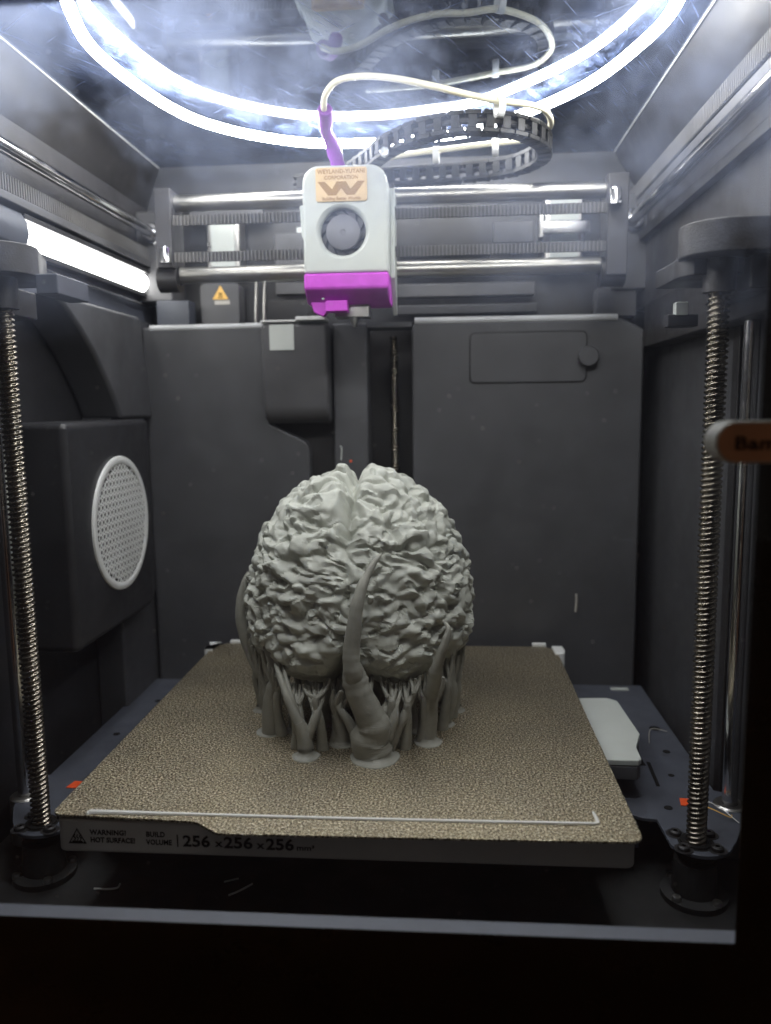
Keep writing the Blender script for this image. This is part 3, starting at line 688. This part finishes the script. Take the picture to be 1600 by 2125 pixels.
obj('right_bearing', MB().lathe([(4.5, 0), (10, 0), (10, 16), (4.5, 16)], (150, GY, 266), 0, 28), 'black', gt)
def belt(loc, lab, g, band, teeth):
    t = thing('drive_belt', loc, lab, 'belt', g); obj('belt_band', band, 'belt', t); tag(obj('belt_teeth', teeth, 'teeth', t, sm=False), kind='stuff')
def xbelt(x0, x1, y, z0, z1, lab):
    mb = MB(); x = x0+.6
    while x < x1-1.4: mb.box(x, x+1.0, y-1.4, y-.02, z0+.05, z1-.05); x += 2.5
    belt((x0, y, z0), lab, 'toothed belts across the gantry', box(x0, x1, y, y+1.1, z0, z1), mb)
xbelt(-135, 152, 92, 301, 307.5, 'upper toothed black belt running across behind the tool head')
xbelt(-135, 152, 92, 277, 283.5, 'lower toothed black belt running across behind the tool head')
def ybelt(x, sg, y0, y1, z0, z1, lab):
    mb = MB(); y = y0+.6
    while y < y1-1.6: mb.box(*sorted((x+sg*.62, x+sg*2.2)), y, y+1.1, z0+.05, z1-.05); y += 2.6
    belt((x, y0, z0), lab, 'toothed belts along the side walls', box(x-.6, x+.6, y0, y1, z0, z1), mb)
ybelt(-184, 1, -170, 186, 293.5, 302.5, 'toothed belt along the left wall just below the steel rod')
ybelt(187, -1, -170, 190, 325.6, 335.5, 'toothed belt along the right wall above the steel rod')
g = 'steel rods along the side walls'
tag(obj('side_rod', MB().tube([(-177, -170, 313), (-177, 168, 313)], 4, 24), 'steel'), 'long polished rod along the left wall above the light bar', 'rod', g)
tag(obj('side_rod', MB().tube([(183, -170, 310.5), (183, 160, 310.5)], 4, 24), 'steel'), 'long polished rod along the right wall above the dark bracket', 'rod', g)
rail = MB().box(-191.8, -180, -170, 190, 288, 292.6); tag(obj('rail_or_shade_strip', rail, 'grey', None, .6), 'grey ledge under the toothed belt on the left wall', 'rail', 'ledges along the side walls')
rail = MB().box(186, 193.8, -170, 190, 318, 324.5); tag(obj('rail_or_shade_strip', rail, 'grey', None, .6), 'grey ledge under the toothed belt on the right wall', 'rail', 'ledges along the side walls')
rail = MB().box(188, 193.8, -170, 160, 296, 302); tag(obj('rail_or_shade_strip', rail, 'black', None, .6), 'dark strip standing for the shadow under the steel rod on the right wall', 'rail', 'ledges along the side walls')  # black strip paints the rod's shadow on the wall
for x, y, z, nm in ((-177, 168, 313, 'left'), (183, 160, 310.5, 'right')):
    t = thing('rod_holder', (x, y+8, z), 'dark block with a ring holding the rear end of the %s steel rod' % nm, 'holder', 'holders of the side rods')
    obj('block', box(x-14, x+13, y+1, y+32, 262, 330), 'grey', t, 1.5)
    obj('ring', MB().lathe([(4.2, -1.6), (7.4, -1.6), (8.2, -1), (8.2, 1.2)], (x, y, z), 1, 36), 'steel', t)

# clutter on the shelf behind the gantry
YB = 175
def part_box(name, x0, x1, z0, z1, mat, lab, cat, y=YB, d=14, bev=.8, **k):
    return tag(obj(name, box(x0, x1, y, y+d, z0, z1), mat, None, bev), lab, cat, **k)
wb = thing('heater_box', (-128, 180, 243), 'grey box with an amber warning triangle standing behind the gantry at the left', 'box')
obj('box_shell', MB().prism(rrect(-144, -113, 243, 276, 4), 1, YB, YB+18), 'grey', wb, 1)
lb = MB().prism([(-134, 263.5), (-121.5, 263.5), (-127.6, 274)], 1, YB-.4, YB-.1); obj('warning_label', lb, 'yellow', wb)
mk = MB().box(-129.5, -126, YB-.7, YB-.5, 264.6, 265.2)
for dx in (-1.1, 0, 1.1): mk.tube([(-127.7+dx, YB-.6, 266), (-127.3+dx, YB-.6, 267.2), (-127.9+dx, YB-.6, 268.6)], .25, 5)
obj('heat_symbol', mk, 'ink', wb); obj('caption_strip', box(-132.5, -120.5, YB-.4, YB-.1, 259.5, 262.5), 'heat', wb)
obj('motor_plate_m', box(-138, -112, YB+2, YB+12, 288, 327), 'white', None) if False else None
def motor(x0, x1, z0, z1, lab):
    t = thing('stepper_motor', ((x0+x1)/2, YB, z0), lab, 'motor', 'motors at the rear of the frame')
    obj('motor_body', box(x0, x1, YB, YB+22, z0, z1), 'dsteel', t, 2.5, 2)
    obj('motor_flange', box(x0+4, x1-4, YB-.8, YB-.1, z0+1, z1-1), 'lightgrey', t, .3)
motor(-137.5, -111, 286, 327, 'square silver motor seen between the belts at the left')
motor(122, 151, 286, 334, 'square silver motor seen between the belts at the right')
part_box('belt_clamp', 84, 114, 300, 316, 'grey', 'grey belt clamp block behind the belts right of the tool head', 'clamp', d=10)
tg = thing('metal_tag', (136, 168, 303), 'thin silver bracket in front of the right rear motor', 'bracket')
obj('tag_plate', box(119, 154, 164, 166, 303.5, 313), 'steel', tg, 1); obj('tag_arm', box(117, 120, 163, 174, 301, 318), 'dsteel', tg, .5)
part_box('amber_bit', 128, 137, 283, 285.5, 'yellow', 'tiny amber connector under the right rear motor', 'connector', d=5, bev=.3)
part_box('end_stop', -66, -58.5, 312, 316, 'lightgrey', 'small pale end stop left of the tool head behind the upper rod', 'switch', d=5, bev=.3)
part_box('cover_strip', -150, -92, 326, 331.5, 'grey', 'pale strip above the left rear motor', 'strip', d=8)
part_box('pale_bracket', -84, -58, 266, 275, 'grey', 'grey bracket under the lower rod left of the tool head', 'bracket', d=10)
part_box('carriage_block', -84, -56, 287, 312, 'grey', 'grey block left of the tool head between the belts', 'block', d=10)
g = 'long horizontal bars behind the gantry'
for z0, z1, x0, x1, m_, l_ in ((262, 272, 10, 116, 'grey', 'wide grey bar below the lower rod'), (249, 256, 10, 118, 'grey', 'lower grey bar just over the rear panel'), (292, 297, 12, 82, 'grey', 'narrow grey bar between the belts')):
    part_box('cross_bar', x0, x1, z0, z1, m_, l_+' right of the tool head', 'bar', y=178, d=10, group=g)
g = 'two thin steel pins'
for x, l_ in ((-98, 'thin upright pin left of its twin beside the chute'), (-91.5, 'thin upright pin right of its twin beside the chute')):
    tag(obj('steel_pin', MB().tube([(x-1.5, YB-3, 242), (x, YB-3, 276)], 1.3, 12), 'dsteel'), l_, 'pin', g)
part_box('dark_module', -92, -52, 244, 262, 'black', 'black module on the shelf behind the chute', 'module', d=16)
part_box('dark_module', 160, 189, 243, 264, 'grey', 'grey module at the right end of the rear shelf', 'module', y=165, d=16)
part_box('dark_module', -176, -150, 243, 262, 'carrier', 'blue grey module at the left end of the rear shelf', 'module', y=165, d=16)

# ------------------------------------------------------------------ tool head
HY = 60
th = thing('tool_head', (-15, 80, 238), 'white and purple tool head with a wooden name plate and a round fan', 'tool head')
body = rrect(-41, 12, 262.4, 327, 10.5, 8, .6); n_in = []
cx, cz = -16.2, 287.4
# front cover with a real round opening
def ring_fill(poly, cxx, czz, r, y, seg=64):
    """face between the outline and a round hole, as a strip"""
    v = []; f = []
    for k in range(seg):
        a = 2*PI*k/seg; dx, dz = math.cos(a), math.sin(a); best = 1e9
        for i in range(len(poly)):
            (x1, z1), (x2, z2) = poly[i], poly[(i+1) % len(poly)]
            ex, ez = x2-x1, z2-z1; den = dx*ez-dz*ex
            if abs(den) < 1e-9: continue
            t = ((x1-cxx)*ez-(z1-czz)*ex)/den; s_ = ((x1-cxx)*dz-(z1-czz)*dx)/den
            if t > 0 and -1e-6 <= s_ <= 1+1e-6: best = min(best, t)
        v.append((cxx+dx*best, y, czz+dz*best)); v.append((cxx+dx*r, y, czz+dz*r))
    for k in range(seg):
        q = (k+1) % seg; f.append((2*k, 2*q, 2*q+1, 2*k+1))
    return v, f
def inset(poly, d, c0): return [(x+(d if x < c0[0] else -d), z+(d if z < c0[1] else -d)) for x, z in poly]
cov = MB(); inner = inset(body, 1.6, (-14.5, 295))
n = len(body); seg = 96
vv, ff = ring_fill(inner, cx, cz, 16.8, HY, seg); cov.add(vv, ff)
# rolled edge from front face to the sides, then the side walls
outs = []
for d, y in ((1.6, HY), (.55, HY+.45), (0.0, HY+1.7), (0, HY+46)):
    pl = inset(body, d, (-14.5, 295)); vv2, _ = ring_fill(pl, cx, cz, 1, y, seg); outs.append([vv2[2*k] for k in range(seg)])
for a_, b_ in zip(outs, outs[1:]): cov.add(a_+b_, [(k, (k+1) % seg, seg+(k+1) % seg, seg+k) for k in range(seg)])
cov.add(outs[-1], [tuple(range(seg))])
cov.lathe([(16.8, 0), (15.9, .5), (14.4, 2.2), (14.3, 7)], (cx, HY, cz), 1, 96)
obj('front_cover', cov, 'lightgrey', th, ang=50)
fan = obj('fan', MB().lathe([(14.3, 6.5), (10.6, 6.5)], (cx, HY, cz), 1, 64), 'fanring', th)
obj('fan_hub', MB().lathe([(10.7, 6.3), (10.7, 3), (10.1, 2.5), (1.6, 2.5), (1.3, 2.9), (0, 2.9)], (cx, HY, cz), 1, 64), 'hub', fan)
bl = MB()
for k in range(11):
    a = 2*PI*k/11; a2 = a+.35
    bl.add([(cx+10.6*math.cos(a), HY+4, cz+10.6*math.sin(a)), (cx+14.1*math.cos(a2), HY+4.6, cz+14.1*math.sin(a2)), (cx+14.1*math.cos(a2+.12), HY+6.2, cz+14.1*math.sin(a2+.12)), (cx+10.6*math.cos(a+.16), HY+6.2, cz+10.6*math.sin(a+.16))], [(0, 1, 2, 3)])
obj('fan_blades', bl, 'fanring', fan)
# name plate
npx = W(708, 383, HY); n0, n1, z0, z1 = -32.3, -.3, 305, 325.2
pl = obj('name_plate', MB().prism(rrect(n0, n1, z0, z1, 1.6), 1, HY-1.1, HY-.05), 'wood', th, .25)
yt = HY-1.2; mx_ = (n0+n1)/2
text('plate_lettering', 'WEYLAND-YUTANI', 3.4, (mx_, yt, 321.6), 'etch', pl, .1, 1.05, align='C', width=29.5)
text('plate_lettering', 'CORPORATION', 3.1, (mx_, yt, 318.1), 'etch', pl, .1, 1.05, align='C', width=21)
text('plate_lettering', 'Building Better Worlds', 2.7, (mx_, yt, 305.8), 'etch', pl, .1, 1.02, align='C', width=24)
zg = MB(); zt, zb = 316.8, 310
for (xa, xb, s_) in ((-30.5, -23, 1), (-22.4, -15.6, 1), (-17, -10.2, -1), (-9.6, -2.1, -1)):
    pass
zig = [(-31, zt), (-26.5, zt), (-22, 312.2), (-19.2, zt), (-13.4, zt), (-10.6, 312.2), (-6.1, zt), (-1.6, zt), (-8, 308.6), (-13, 308.6), (-16.3, 312.8), (-19.6, 308.6), (-24.6, 308.6)]
obj('plate_emblem', MB().prism(zig, 1, yt-.08, yt+.1), 'etch', pl, sm=False)
# side plates of the carriage
sp = MB().prism([(-46.4, 308.5), (-40, 308.5), (-40, 276), (-43, 283), (-45.6, 290)], 1, HY+20, HY+44); obj('left_flange', sp, 'lightgrey', th, .5)
sp = MB().prism([(62, 322), (72, 324), (72, 262), (62, 262)], 0, 12.1, 12.5) ; 
rp = MB().prism([(HY+22, 318), (HY+44, 318), (HY+44, 240), (HY+36, 248), (HY+22, 262)], 0, 12.2, 15); obj('right_flange', rp, 'lightgrey', th, .4)
for z in (306, 281): obj('flange_slot', box(15.05, 15.5, HY+26, HY+40, z-1.6, z+1.6), 'fanring', th)
# purple shroud
sh = MB().prism([(HY-.8, 262.2), (HY-.8, 252.8), (HY+12, 244.6), (HY+38, 244.6), (HY+38, 262.2)], 0, -41.3, 12.3)
so = obj('purple_shroud', sh, 'purple', th, 1.6, 3)
obj('shroud_tab', box(-28.5, -14.5, HY+4, HY+14, 239.3, 246), 'purple', so, .6)
obj('shroud_hook', MB().prism([(-39, 246), (-29, 246), (-28.5, 240), (-31, 236.8), (-37, 239.5)], 1, HY+10, HY+18), 'purple', so, .6)
obj('shroud_pin', MB().lathe([(0, -.5), (.9, -.4), (1, 0)], (-30.5, HY+7, 247.8), 1, 14), 'lightgrey', so)
obj('nozzle_block', MB().box(-24, -2, HY+15, HY+32, 237, 244.5).lathe([(0, -6), (1, -6), (4, 0)], (-12, HY+22, 237), 2, 16), 'dsteel', th)
obj('extruder_back', box(-42, 13.8, HY+46, HY+60, 258, 328), 'black', th, 1)
# purple sleeve and milky tube
P = [W(703, 350, HY+22), W(697, 325, HY+18), W(688, 296, HY+12), W(676, 268, HY), W(676, 245, HY-10), W(674, 226, HY-18)]
q, rr = wob(P, [4.6, 4.7, 4.4, 3.6, 4.6, 4.3], 5, .07, 4)
sl = MB().tube(q, rr, 14)
obj('purple_sleeve', sl, 'sleeve', th)
tp = [W(676, 240, 50), W(672, 222, 40), W(676, 195, 32), W(700, 168, 26), W(750, 158, 20), W(820, 163, 12), W(900, 179, 12), W(970, 196, 18), (77.5, 21.5, 346.5), (98, 34, 347.5), (108, 50, 348.5), (112, 72, 348), (104, 92, 348), W(1028, 297, 100), W(905, 312, 112), W(830, 323, 118), (-6, 124, 347)]
tt = thing('filament_tube', (20, 60, 350), 'milky white filament tube looping from the purple sleeve under the lid', 'tube')
obj('tube', MB().tube(spline(tp, 8), 1.8, 14), 'ptfe', tt)
for p, d in ((Vector((78, 21.8, 345.5)), (1, .45)), (W(1028, 298, 100), (1, -.1)), (W(905, 314, 112), (1, -.1))):
    dv = Vector((d[0], d[1], 0)).normalized(); nv_ = Vector((-dv.y, dv.x, 0)); o_ = MB()
    ringp = [p+nv_*(4.0*math.cos(a))+Vector((0, 0, -2.4+5.6*math.sin(a))) for a in np.linspace(0, 2*PI, 17)[:-1]]
    v = []; 
    for r_ in ringp: v += [r_-dv*2, r_+dv*2, p+(r_-p)*.82+dv*2, p+(r_-p)*.82-dv*2]
    f = []
    for k in range(16):
        b0 = 4*k; b1 = 4*((k+1) % 16)
        for e_ in range(4): f.append((b0+e_, b0+(e_+1) % 4, b1+(e_+1) % 4, b1+e_))
    o_.add(v, f); obj('cable_tie', o_, 'white', tt)

# cable chain: one link built once, then copied
cc = thing('cable_chain', (60, 70, 335), 'black plastic cable chain curling right behind the tool head under the lid', 'cable chain')
cp = spline([(-14, 112, 337.5), (0, 88, 338), (12, 66, 338.5), (32, 46, 339.5), (55, 36, 340), (77, 38, 340), (95, 48, 339.5), (107, 66, 339), (110, 88, 339), (102, 106, 338.5), (88, 117, 338), (60, 124, 337.5), (30, 126, 337), (0, 128, 336.5), (-30, 131, 336), (-60, 134, 336)], 30)
L = MB(); h, hw, ln_ = 6.0, 4.6, 4.1
L.box(-ln_, ln_+.9, -hw, hw, -h, -h+2.4).box(-ln_, ln_+.9, -hw, hw, h-2.4, h)
L.box(-2.5, 2.5, -hw, -hw+1.1, -h+2.45, h-2.45).box(-2.5, 2.5, hw-1.1, hw, -h+2.45, h-2.45)
L.box(-ln_+.8, -1.2, -hw+.6, hw-.6, -h-.7, -h-.02).box(-ln_+.8, -1.2, -hw+.6, hw-.6, h+.02, h+.7)
link0 = obj('chain_link', L, 'chain', cc, .25, 1, sm=False); 
acc, last, k = 0, None, 0
for i in range(1, len(cp)-1):
    acc += (cp[i]-cp[i-1]).length
    if last is None or acc >= 9.0:
        o = link0 if last is None else link0.copy()
        if last is not None: COL.objects.link(o)
        t = (cp[i+1]-cp[i-1]).normalized(); yv = Vector((0, 0, 1)).cross(t).normalized(); zv = t.cross(yv)
        m_ = Matrix((t, yv, zv)).transposed().to_4x4(); m_.translation = cp[i]*S
        o.parent = cc; o.matrix_parent_inverse = Matrix.Translation(-Vector(cc['at_mm'])*S); o.matrix_basis = m_
        acc = 0; last = i
wire = MB().tube([c_ + Vector((0, 0, 1.2)) for c_ in cp[::3]], 1.7, 8); obj('inner_cable', wire, 'belt', cc)
obj('chain_bolt', MB().lathe([(0, -3), (2.6, -3), (3, -2.4), (3, 0), (0, 0)], (-1+12, 58, 332.5), 1, 24), 'steel', cc)

# ------------------------------------------------------------------ lamps of the place
rl = thing('ring_light', (10, -12, 360), 'glowing white loop of light strip fixed under the glass lid', 'ring light')
RP = [(-105, -118), (-122, -76), (-131, -18), (-112, 70), (-61, 119), (-7, 130), (34, 124), (72, 110), (125, 51), (149, -10), (154, -52), (146, -104), (105, -140), (45, -152), (-30, -150), (-78, -138)]
rp3 = spline([(x, y, 361.2) for x, y in RP], 9, True)
o_ = MB(); seg = 12; pts = rp3+[rp3[0]]; o_.tube(pts, 2.85, seg, False); obj('light_strip', o_, 'ring', rl, ang=80)
bl_ = thing('light_bar', (-182, 80, 268), 'bright white light bar mounted on the left wall below the steel rod', 'light bar')
prof = [(-189, 282), (-184.4, 282), (-182.6, 279), (-182.2, 275.5), (-183.3, 272), (-186, 269.6), (-189, 269.6)]
obj('diffuser', MB().prism(prof, 1, -14, 168), 'bar', bl_, .8)
hp_ = [(-192, 286), (-183.4, 286), (-180.2, 280.5), (-179.4, 274.5), (-181.5, 268), (-186, 265), (-192, 265)]
obj('bar_end_cap', MB().prism(hp_, 1, -62, -14.4), 'carrier', bl_, .6)
obj('bar_housing', MB().box(-190, -181.6, -14, 180, 283, 286).box(-190, -184.5, -14, 180, 265.4, 268.6).box(-190.5, -189.2, -14, 180, 265, 286).box(-189, -183, 168.6, 180, 268.7, 282.9), 'boxblack', bl_, .4)
obj('bar_lower_rail', MB().tube([(-187, -5, 261), (-187, 178, 259.5)], .9, 8), 'steel', bl_)
struct('wall_shade_strip_left', box(-192, -190.6, -178, 190, 246, 288), 'carrier')  # dark sheet over the wall paints in shade beside the light bar

# ------------------------------------------------------------------ lid and door
tag(obj('glass_lid', box(-192, 196, -180, 205, 370.2, 371.2), 'lid'), 'large smudged glass lid closing the top of the chamber above the ring light', 'glass lid')
tr_ = MB().box(-180.8, -180, -170, 198, 369.2, 369.9).box(176.4, 177.1, -170, 198, 369.2, 369.9)  # white colour paints the bright line along the lid's edge
tag(obj('lid_edge_highlight', tr_, 'white'), 'thin white strip standing for the bright edge line under the glass lid', 'trim')
dr = thing('front_door', (10, -190, -60), 'glass front door with a black printed border, closed in front of the chamber', 'door')
obj('door_pane', box(-190, 215, -191.5, -188.5, -61, 330), 'door', dr)
XI0, XI1, ZI0, ZI1 = -150, 147, -7.2, 306
fr = MB(); y0, y1 = -188.3, -187.9
fr.box(-190, XI0, y0, y1, -61, 330).box(XI1, 215, y0, y1, -61, 330).box(XI0, XI1, y0, y1, -61, ZI0).box(XI0, XI1, y0, y1, ZI1, 330)
obj('printed_border', fr, 'glassblack', dr)
hx0, hx1, hz0, hz1 = 128.4, 215, 160.3, 173.0
hd = obj('door_handle', MB().prism(rrect(hx0, hx1, hz0, hz1, 6.3, 10), 1, -203, -191.8), 'lightgrey', dr, .5)
obj('handle_face', MB().prism(rrect(hx0+.7, hx1, hz0+.6, hz1-.6, 5.7, 10), 1, -203.6, -203.1), 'brown', hd)
text('handle_lettering', 'Bambu Lab', 5.6, (hx0+5.2, -203.75, 164.6), 'ink', hd, .12, 1.05, 1.25)

# ------------------------------------------------------------------ loose bits
def strand(pts, r, mat, lab, cat='filament scrap', group='filament scraps lying in the printer'):
    tag(obj('filament_scrap', MB().tube(spline(pts, 6), r, 6), mat), lab, cat, group)
strand([(181, -36, -34.5), (187, -46, -33), (194, -52, -34), (196, -48, -34.8)], .3, 'yellow', 'short pale yellow filament wisp crossing the carrier sheet by the right rod')
strand([(184, -42, -34.5), (187, -38, -33), (192, -46, -33), (197, -56, -34.8)], .25, 'fil', 'curly white filament wisp beside the right guide rod foot')
strand([(-160, -30, -35), (-156, -24, -33), (-152, -30, -34), (-140, -26, -35)], .25, 'fil', 'fine hair of filament by the foot of the left lead screw')
strand([Wz(195, 1844, -64.4), Wz(225, 1845, -64), Wz(244, 1842, -63.6), Wz(249, 1834, -63.6)], .5, 'fil', 'grey filament hook on the dark floor at the left')
strand([Wz(474, 1858, -64.2), Wz(498, 1848, -63), Wz(524, 1834, -62.6)], .5, 'fil', 'straight pale filament scrap on the dark floor in the middle')
strand([Wz(465, 1830, -64), Wz(482, 1826, -63.6), Wz(495, 1823, -64)], .45, 'lightgrey', 'faint grey filament scrap on the floor behind the straight one')
strand([(-58, 12, -64), (-52, 20, -62), (-40, 24, -62)], .3, 'heat', 'thin scrap under the bed') if False else None
strand([(146, 146.5, 22), (146.5, 146.5, 30), (146.2, 146.5, 36)], .9, 'heat', 'pale smear of filament stuck low on the rear panel at the right')
strand([(176, 40, -35), (182, 60, -34), (192, 58, -34.5)], .25, 'heat', 'thin curved hair on the carrier sheet behind the white housing')
tag(obj('red_speck', MB().lathe([(0, -.6), (.9, -.3), (1, 0)], tuple(W(728, 957, 147.8)), 1, 10), 'orange'), 'tiny red speck on the rear column just above the brain', 'speck')
strand([W(706, 925, 147), W(709, 932, 147), W(708, 955, 147)], .5, 'lightgrey', 'pale filament dribble on the rear column above the brain')
dm = MB(); rs = random.Random(3)
for k in range(420):
    x, z = rs.uniform(-140, 146), rs.uniform(0, 302); r = rs.choice((.12, .16, .2, .3))*rs.uniform(.6, 1.2); a = rs.uniform(0, PI); e = rs.uniform(1, 2.2)
    ca, sa = math.cos(a), math.sin(a); q = [(-r*e, 0), (0, -r), (r*e, 0), (0, r)]
    vs = [(x+ca*u-sa*v_, -188.1-.02, z+sa*u+ca*v_) for u, v_ in q]; vs += [(x, -187.95, z)]
    dm.add(vs, [(0, 1, 4), (1, 2, 4), (2, 3, 4), (3, 0, 4), (3, 2, 1, 0)])
tag(obj('dust_specks', dm, 'heat'), 'scattered pale dust specks on the inside of the door glass', 'dust', kind='stuff')
